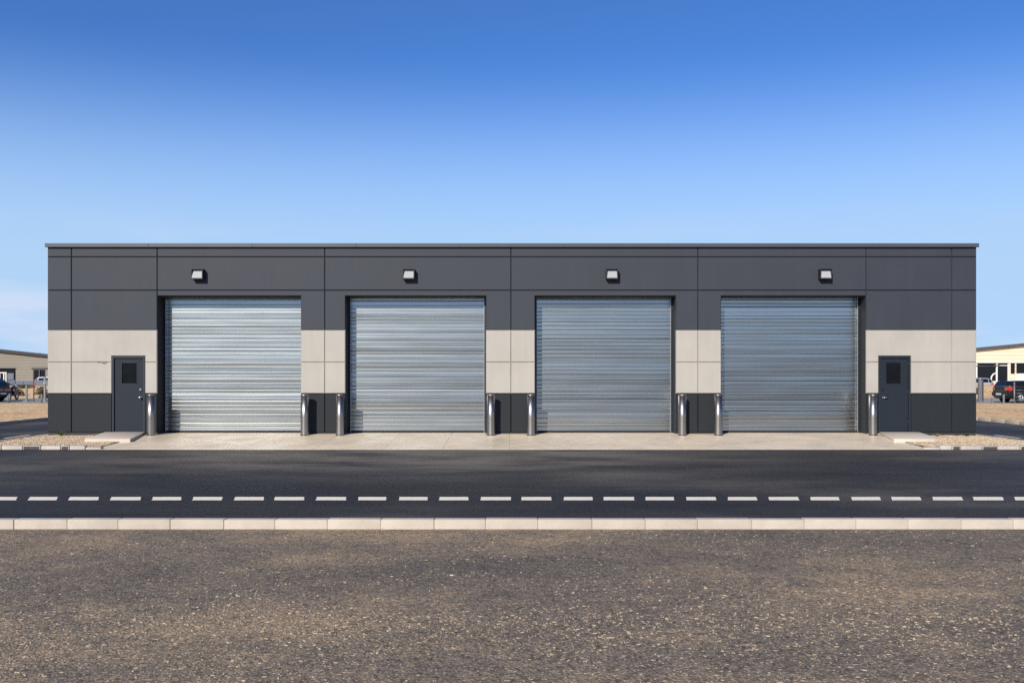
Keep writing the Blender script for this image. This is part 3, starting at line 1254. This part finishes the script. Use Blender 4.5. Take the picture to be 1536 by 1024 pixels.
holes = [(bx_(1440), bx_(1513.5), bz_(572), bz_(544.5)), (bx_(1516), bx_(1523), bz_(560.5), bz_(544.5)), (bx_(1524.5), bx_(1580), -.08, bz_(544.5))]
rf = gable(rb, bx_(1385), bx_(1690), bx_(1960), bz_(lineR(1690)), bz_(lineR(1385)), bz_(lineR(1500)), 'cream_rib', 'grey_fascia', holes)
m = MB().box(bx_(1440), bx_(1513.5), YB + .15, YB + .2, bz_(572), bz_(544.5))
w3 = m.build('window', 'dark_glass', rb)
m = MB()
for px in (1441, 1465.5, 1496, 1513):
    m.box(bx_(px) - .06, bx_(px) + .06, YB + .04, YB + .149, bz_(572), bz_(544.5), .005)
m.box(bx_(1441), bx_(1513), YB + .041, YB + .147, bz_(572), bz_(571.2), .005)
m.box(bx_(1495.5), bx_(1513), YB + .045, YB + .147, bz_(548.5), bz_(547.4), .005)
m.build('frame', 'white_trim', w3)
m = MB().box(bx_(1516), bx_(1523), YB + .15, YB + .2, bz_(560.5), bz_(544.5))
m.build('window', 'dark_glass', rb)
m = MB().box(bx_(1524.5), bx_(1580), YB + .12, YB + .18, -.1, bz_(560))
gdo = m.build('garage_door', 'white_trim', rb)
m = MB().box(bx_(1524.5), bx_(1580), YB + .13, YB + .2, bz_(560) + .01, bz_(544.5))
m.build('transom_window', 'dark_glass', rb)
m = MB().box(bx_(1385), bx_(1600), YB - .10, YB - .002, bz_(544.2), bz_(542.6), .02)
m.build('lintel', 'white_trim', rb)


# ------------------------------------------------------------------ street furniture far behind
def park_z():
    return -.035


# lamp arm and post on the right, in front of the cream building
x, y = gpx(1495, 88)
zg = ground_z(x, y)
lp = thing('street_lamp', 'pale grey post with a long horizontal arm in front of the cream building', 'lamp', (x, y, zg))
SD = F_PX / 88
top = EYE - (549 - HOR) / SD - zg
m = MB().cyl((0, 0, -.1), (0, 0, top - .05), .09, .07, 12).cyl((-.05, 0, 0), (-.05, 0, .35), .13, .11, 12)
m.build('post', 'white_trim', lp)
m = MB().tube([(0, 0, top - .1), (-.12, 0, top), (-.6, 0, top + .01), (-2.4, 0, top + .01)], .05, 8)
m.build('arm', 'dark_post', lp)
m = MB().box(-.18, .26, -.16, .16, top + .0, top + .13, .03)
m.build('lamp_head', 'steel_post', lp)
m = MB().tube([(0, 0, top - .55), (-.15, 0, top - .7), (-.32, 0, top - .75), (-.5, 0, top - 1.0), (-.52, 0, top - 1.5)], .07, 8)
m.build('down_pipe', 'white_trim', lp)

# short square bollard post, right
x, y = gpx(1471.5, 58)
po = thing('marker_post', 'short square grey post with a black side beside the black car', 'post', (x, y, park_z()))
m = MB().box(-.16, .04, -.09, .09, 0, 1.33, .012)
m.build('post', 'steel_post', po)
m = MB().box(.0405, .12, -.09, .09, 0, 1.36, .012)
m.build('side_plate', 'dark_post', po)

# wire fence on the right: posts and thin strands
x, y = gpx(1521.5, 54.15)
fe = thing('wire_fence', 'thin wire fence with steel posts in front of the black car', 'fence', (x, y, -.05))
for k in (0, 2.6, 5.2, 7.8):
    m = MB().cyl((k, 0, -.1), (k, 0, 1.08), .04, .04, 10).cyl((k, 0, 1.081), (k, 0, 1.25), .055, .03, 10)
    m.build('post', 'steel_post', fe)
for k in range(5):
    z_ = .2 + k * .2
    m = MB().tube([(-1.2 if k == 4 else 0, 0, z_)] + [(i * .65, 0, z_ - .008 * (i % 2)) for i in range(1, 13)], .006, 5)
    m.build('wire', 'silver_wire', fe)
# small low posts below the car
for i, (px, h) in enumerate(((1505.5, .55), (1488.5, .35))):
    x, y = gpx(px, 54.2)
    o = MB().box(-.05, .05, -.04, .04, 0, h, .01).build('marker_post', 'steel_post')
    o.location = (x, y, -.05)
    tag(o, ('taller' if i == 0 else 'shorter') + ' stubby steel post in front of the tail of the black car', 'post')

# left railing with blue-grey sheets
d_ = 58.
x, y = gpx(40, d_)
SR = F_PX / d_
ra = thing('railing', 'steel railing with blue grey top sheets on the bank at left', 'railing', (x, y, park_z()))
def rx(px): return (px - 40) / SR
def rzz(py): return EYE - (py - HOR) / SR - park_z()
for px, w_, mt, top in ((39.7, .05, 'steel_post', 571), (67.3, .055, 'steel_post', 565), (50.7, .028, 'dark_post', 566), (12, .05, 'steel_post', 571), (95, .05, 'steel_post', 571)):
    m = MB().box(rx(px) - w_, rx(px) + w_, -w_, w_, 0, rzz(top), .008)
    if mt == 'steel_post':
        m.prism([(rx(px) - w_ - .12, -.12), (rx(px) + w_ + .06, -.12), (rx(px) + w_ + .06, .12), (rx(px) - w_ - .12, .12)], .0, .05)
    m.build('post', mt, ra)
for a, b in ((13, 23.5), (24.5, 36.0), (37.3, 49.5), (52.5, 66), (68.5, 94)):
    m = MB().box(rx(a), rx(b), -.085, -.06, rzz(576.5), rzz(571), .004)
    m.build('sheet', 'blue_grey_sheet', ra)
m = MB().box(rx(13), rx(94), -.058, .02, rzz(577.8), rzz(576.7), .01)
m.build('rail', 'dark_post', ra)
m = MB().box(rx(13), rx(94), -.058, .0, rzz(571), rzz(570.3), .01)
m.build('rail', 'steel_post', ra)
# low posts
for px, py, lb_ in ((62.5, 591, 'short steel bollard post just left of the last railing post'), (14.3, 590, 'short pale post at the corner of the dark parked car'), (11.8, 593, 'shorter pale post in front of the dark parked car')):
    x, y = gpx(px, 55.4)
    s_ = F_PX / 55.4
    h = EYE - (py - HOR) / s_ + .05
    o = MB().cyl((0, 0, 0), (0, 0, h), .05, .045, 12).build('marker_post', 'steel_post')
    o.location = (x, y, -.05)
    tag(o, lb_, 'post')


# ------------------------------------------------------------------ cars
def car(paint, label, loc, rz, hatch, light_mat, bar, L=4.55, H=1.42, name='parked_car', W=.90):
    """Car heading +x in its own space, rear at x = 0."""
    root = thing(name, label, 'car', loc, rz)
    k = L / 4.55
    if hatch:
        st = [(0.00, .42, .80, .72, .84, .66), (.06, .30, .92, .82, 1.02, .70), (.22, .24, .95, .86, 1.28, .66), (.48, .22, .95, .88, H - .03, .64),
              (1.2, .20, .94, W, H, .64), (2.2, .20, .92, W, H - .03, .63), (2.75, .20, .91, W, H - .16, .60), (3.45, .20, .90, .89, .98, .66), (4.0, .22, .84, .86, .88, .70), (4.42, .28, .68, .76, .72, .62), (4.55, .40, .58, .64, .60, .54)]
    else:
        st = [(0.00, .42, .80, .70, .86, .60), (.05, .30, .92, .82, .98, .68), (.30, .24, .95, .87, 1.03, .68), (.55, .22, .95, .89, 1.07, .66),
              (1.25, .20, .94, W, H - .04, .60), (1.7, .20, .93, W, H, .61), (2.3, .20, .92, W, H - .03, .61), (2.7, .20, .91, W, H - .12, .60), (3.45, .20, .89, .89, .96, .66), (4.0, .22, .82, .86, .86, .70), (4.42, .28, .66, .76, .70, .62), (4.55, .40, .56, .64, .58, .54)]
    rings = []
    for (x, zb, zl, wb, zt, wt) in st:
        x *= k
        half = [(wb * .90, zb), (wb * .985, zb + (zl - zb) * .28), (wb, zb + (zl - zb) * .62), (wb * .965, zl), (wt + .02, zt - min(.05, (zt - zl) * .3)), (wt - .10, zt), (wt * .35, zt + .012)]
        rings.append([(x, -w, z) for w, z in half] + [(x, w, z) for w, z in reversed(half)])
    vs, fs = [], []
    for r_ in rings:
        vs += r_
    n = len(rings[0])
    for i in range(len(rings) - 1):
        for j in range(n):
            q = (j + 1) % n
            fs.append((i * n + j, i * n + q, (i + 1) * n + q, (i + 1) * n + j))
    fs.append(tuple(range(n)))
    fs.append(tuple(reversed(range((len(rings) - 1) * n, len(rings) * n))))
    body = pydata('body', vs, fs, paint, root)
    body.data.shade_smooth()
    body.data.set_sharp_from_angle(angle=R(48))
    # glass laid 6 mm proud of the shell, as thin solid panes
    def lerp(p, q, u):
        return Vector(p) + (Vector(q) - Vector(p)) * u
    def pane(name_, c, mat_='dark_glass', off=.008, par=body):
        c = [Vector(p) for p in c]
        nrm = (c[1] - c[0]).cross(c[2] - c[0]).normalized()
        cen = sum(c, Vector()) / len(c)
        if nrm.dot(cen - Vector((L / 2, 0, .7))) < 0:
            nrm = -nrm
        m_ = MB()
        a_ = [m_.bm.verts.new(p + nrm * off) for p in c]
        b_ = [m_.bm.verts.new(p - nrm * .01) for p in c]
        m_.bm.faces.new(a_)
        m_.bm.faces.new(list(reversed(b_)))
        for i in range(len(c)):
            j = (i + 1) % len(c)
            m_.bm.faces.new((a_[i], a_[j], b_[j], b_[i]))
        return m_.build(name_, mat_, par)
    i0, i1 = (2, 6) if hatch else (4, 7)
    def belt(i, s, u):       # point on the glass strip of station i
        r_ = rings[i]
        return lerp(r_[3] if s < 0 else r_[n - 4], r_[4] if s < 0 else r_[n - 5], u)
    for s in (-1, 1):
        for a in range(i0, i1):
            p0, p1 = belt(a, s, .10), belt(a + 1, s, .10)
            q0, q1 = belt(a, s, .92), belt(a + 1, s, .92)
            e = .06
            pane('side_window', [lerp(p0, p1, e), lerp(p0, p1, 1 - e), lerp(q0, q1, 1 - e), lerp(q0, q1, e)])
        if not hatch:
            p0, p1, q1 = belt(3, s, .25), belt(4, s, .10), belt(4, s, .9)
            pane('side_window', [lerp(p0, p1, .25), lerp(p0, p1, .94), lerp(p0, q1, .90)])
    if hatch:
        a, b = rings[1], rings[3]
        c = [lerp(a[5], b[5], .12), lerp(a[n - 6], b[n - 6], .12), lerp(a[n - 6], b[n - 6], .9), lerp(a[5], b[5], .9)]
        c = [Vector((p.x - .045, p.y * .98, p.z)) for p in c]
    else:
        a, b = rings[3], rings[4]
        c = [lerp(a[5], b[5], .10), lerp(a[n - 6], b[n - 6], .10), lerp(a[n - 6], b[n - 6], .94), lerp(a[5], b[5], .94)]
    pane('rear_window', c)
    a, b = rings[7 if not hatch else 6], rings[8 if not hatch else 7]
    pane('windscreen', [lerp(a[5], b[5], .06), lerp(a[n - 6], b[n - 6], .06), lerp(a[n - 6], b[n - 6], .9), lerp(a[5], b[5], .9)])
    # tail lights wrap the corners
    if bar:
        m_ = MB().box(-.035, .05, -.74, .74, .66, .80, .015)
        m_.build('tail_light', light_mat, body)
    else:
        for s in (-1, 1):
            ya, yb = sorted((s * .48, s * .80))
            m_ = MB().prism([(-.035, ya), (.04, yb if s > 0 else ya), (.34, s * .905), (.30, s * .80), (-.0, s * .5)], .74, .92)
            m_.build('tail_light', light_mat, body)
    m_ = MB().box(-.07, .22, -.76, .76, .40, .62, .05)
    m_.build('bumper', paint if not hatch else 'black_metal', body)
    m_ = MB().box(-.085, -.072, -.26, .26, .46, .57, .003)
    m_.build('number_plate', 'plate_white', body)
    for s in (-1, 1):
        m_ = MB().box(2.95 * k, 3.12 * k, *sorted((s * .90, s * 1.07)), .92, 1.06, .03)
        m_.build('mirror', paint, body)
        ya, yb = sorted((s * .42, s * .72))
        MB().box(L - .16, L - .02, ya, yb, .56, .66, .02).build('headlight', 'frosted_lens', body)
    for xw in (.80 * k, 3.62 * k):
        for s in (-1, 1):
            w_ = MB()
            w_.cyl((xw, s * .70, .32), (xw, s * .915, .32), .32, .32, 28)
            wh = w_.build('wheel', 'rubber', root)
            w_ = MB().cyl((xw, s * .9155, .32), (xw, s * .925, .32), .21, .20, 24)
            for q in range(5):
                a_ = q * 2 * math.pi / 5
                w_.cyl((xw, s * .93, .32), (xw + .19 * math.cos(a_), s * .93, .32 + .19 * math.sin(a_)), .03, .022, 6)
            w_.build('rim', 'alloy', wh)
    return root


# black saloon on the right: tail towards us, running out of the frame
x, y = gpx(1499.5, 55.6)
car('black_car_paint', 'black car with red tail lights parked behind the right corner of the building', (x, y, -.035), R(3), True, 'tail_red', False, H=1.31, W=1.0)
x, y = gpx(3.5, 57.)
car('dark_car_paint', 'dark car with a dull red rear light bar parked at the left edge', (x, y, -.035), R(172), True, 'tail_dark_red', True, H=1.47)
# far cars by the buildings
x, y = gpx(54, 90.)
car('white_car_paint', 'white car parked by the window of the low grey beige building', (x, y, ground_z(x, y) - .02), R(4), True, 'tail_red', False, H=1.5)
x, y = gpx(1486, 86.)
car('silver_car_paint', 'silver car parked by the ribbon windows of the cream building', (x, y, ground_z(x, y) - .02), R(175), True, 'tail_red', False, H=1.42)

# motorcycle parked next to the dark car
x, y = gpx(19.5, 61.)
mc = thing('motorcycle', 'dark motorcycle standing between the dark car and the railing', 'motorcycle', (x, y, -.035), R(100))
for xw in (-.68, .68):
    m = MB()
    ring = [(xw + .27 * math.cos(a * math.pi / 12), 0, .31 + .27 * math.sin(a * math.pi / 12)) for a in range(25)]
    m.tube(ring, .055, 8)
    wh = m.build('wheel', 'rubber', mc)
    m = MB().cyl((xw, -.03, .31), (xw, .03, .31), .20, .20, 20)
    m.build('rim', 'alloy', wh)
m = MB().tube([(-.55, 0, .60), (-.2, 0, .74), (.15, 0, .82), (.42, 0, .78)], .13, 12).box(-.25, .25, -.16, .16, .30, .62, .06)
m.build('body', 'black_metal', mc)
m = MB().box(-.62, .05, -.13, .13, .76, .86, .04)
m.build('seat', 'rubber', mc)
m = MB().tube([(.62, -.06, .33), (.50, -.06, .65), (.42, -.06, .98)], .03, 8).tube([(.62, .06, .33), (.50, .06, .65), (.42, .06, .98)], .03, 8)
m.build('fork', 'alloy', mc)
m = MB().tube([(.28, -.36, 1.02), (.40, -.16, 1.03), (.42, 0, 1.0), (.40, .16, 1.03), (.28, .36, 1.02)], .02, 8)
m.build('handlebar', 'alloy', mc)
for s in (-1, 1):
    m = MB().tube([(.36, s * .24, 1.03), (.38, s * .30, 1.18)], .01, 6).box(.35, .38, s * .30 - .07, s * .30 + .07, 1.16, 1.25, .02)
    m.build('mirror', 'alloy', mc)
m = MB().box(.46, .60, -.1, .1, .84, 1.0, .05)
m.build('headlight', 'frosted_lens', mc)

# ------------------------------------------------------------------ light, sky, camera
SUN_EL = math.atan(.58 / math.hypot(1, .42))
SUN_AZ = math.atan2(-.42, -1.0)           # direction towards the sun in the ground plane (x, y)
w = bpy.data.worlds.new('World')
sc.world = w
w.use_nodes = True
nt = w.node_tree
bg = nt.nodes['Background']
sky = nt.nodes.new('ShaderNodeTexSky')
sky.sky_type = 'NISHITA'
sky.sun_disc = False
sky.sun_elevation = SUN_EL
sky.sun_rotation = math.atan2(-.42, -1.0) % (2 * math.pi)
sky.altitude = 200
sky.air_density = .6
sky.dust_density = 0.
sky.ozone_density = 7.0
bg.inputs['Strength'].default_value = .125
# faint high cirrus
tc = nt.nodes.new('ShaderNodeTexCoord')
mp = nt.nodes.new('ShaderNodeMapping')
mp.inputs['Scale'].default_value = (1.6, 1.6, 9.)
mp.inputs['Location'].default_value = (.3, .2, .4)
ns = nt.nodes.new('ShaderNodeTexNoise')
ns.inputs['Scale'].default_value = 2.2
ns.inputs['Detail'].default_value = 7
ns.inputs['Roughness'].default_value = .6
cr = nt.nodes.new('ShaderNodeValToRGB')
cr.color_ramp.elements[0].position = .48
cr.color_ramp.elements[0].color = (0, 0, 0, 1)
cr.color_ramp.elements[1].position = .68
cr.color_ramp.elements[1].color = (.65, .65, .65, 1)
sx = nt.nodes.new('ShaderNodeSeparateXYZ')
el = nt.nodes.new('ShaderNodeMapRange')
el.inputs['From Min'].default_value = .17
el.inputs['From Max'].default_value = .07
mu = nt.nodes.new('ShaderNodeMath')
mu.operation = 'MULTIPLY'
mx = nt.nodes.new('ShaderNodeMix')
mx.data_type = 'RGBA'
mx.inputs[7].default_value = (4.9, 5.2, 6.3, 1)
L_ = nt.links.new
L_(tc.outputs['Generated'], mp.inputs['Vector'])
L_(mp.outputs['Vector'], ns.inputs['Vector'])
L_(ns.outputs['Fac'], cr.inputs['Fac'])
L_(tc.outputs['Generated'], sx.inputs[0])
L_(sx.outputs['Z'], el.inputs['Value'])
L_(cr.outputs['Color'], mu.inputs[0])
L_(el.outputs['Result'], mu.inputs[1])
L_(mu.outputs[0], mx.inputs[0])
# low pale haze band of the dry afternoon sky
hz = nt.nodes.new('ShaderNodeMapRange')
hz.interpolation_type = 'SMOOTHSTEP'
hz.inputs['From Min'].default_value = .33
hz.inputs['From Max'].default_value = .10
hz.inputs['To Max'].default_value = .97
hm = nt.nodes.new('ShaderNodeMix')
hm.data_type = 'RGBA'
hm.inputs[7].default_value = (3.0, 4.42, 6.15, 1)
L_(sx.outputs['Z'], hz.inputs['Value'])
L_(hz.outputs['Result'], hm.inputs[0])
tn = nt.nodes.new('ShaderNodeMix')
tn.data_type = 'RGBA'
tn.blend_type = 'MULTIPLY'
tn.inputs[0].default_value = 1.
tn.inputs[7].default_value = (.74, .97, 1.14, 1)
L_(sky.outputs['Color'], tn.inputs[6])
L_(tn.outputs[2], hm.inputs[6])
L_(hm.outputs[2], mx.inputs[6])
L_(mx.outputs[2], bg.inputs['Color'])

sun = bpy.data.lights.new('sun', 'SUN')
sun.energy = 4.2
sun.angle = R(.5)
sun.color = (1., .93, .82)
so = bpy.data.objects.new('sun', sun)
COL.objects.link(so)
so.rotation_euler = Vector((.42, 1., -.58)).to_track_quat('-Z', 'Y').to_euler()
so.location = (-20, -40, 30)

cam = bpy.data.cameras.new('camera')
co = bpy.data.objects.new('camera', cam)
COL.objects.link(co)
co.location = (0, -CAM_D, EYE)
co.rotation_euler = (R(90), 0, 0)
cam.sensor_width = 36
cam.lens = F_PX / 1536 * 36
cam.shift_y = (HOR - 512) / 1536
cam.clip_end = 5000
cam.clip_start = .1
sc.camera = co

sc.view_settings.view_transform = 'Standard'
sc.view_settings.look = 'None'
sc.view_settings.exposure = .25
sc.view_settings.gamma = 1.
sc.render.engine = 'CYCLES'
sc.cycles.use_denoising = False
sc.cycles.max_bounces = 8
sc.cycles.use_adaptive_sampling = False
sc.cycles.caustics_reflective = False
sc.cycles.sample_clamp_indirect = 1.5
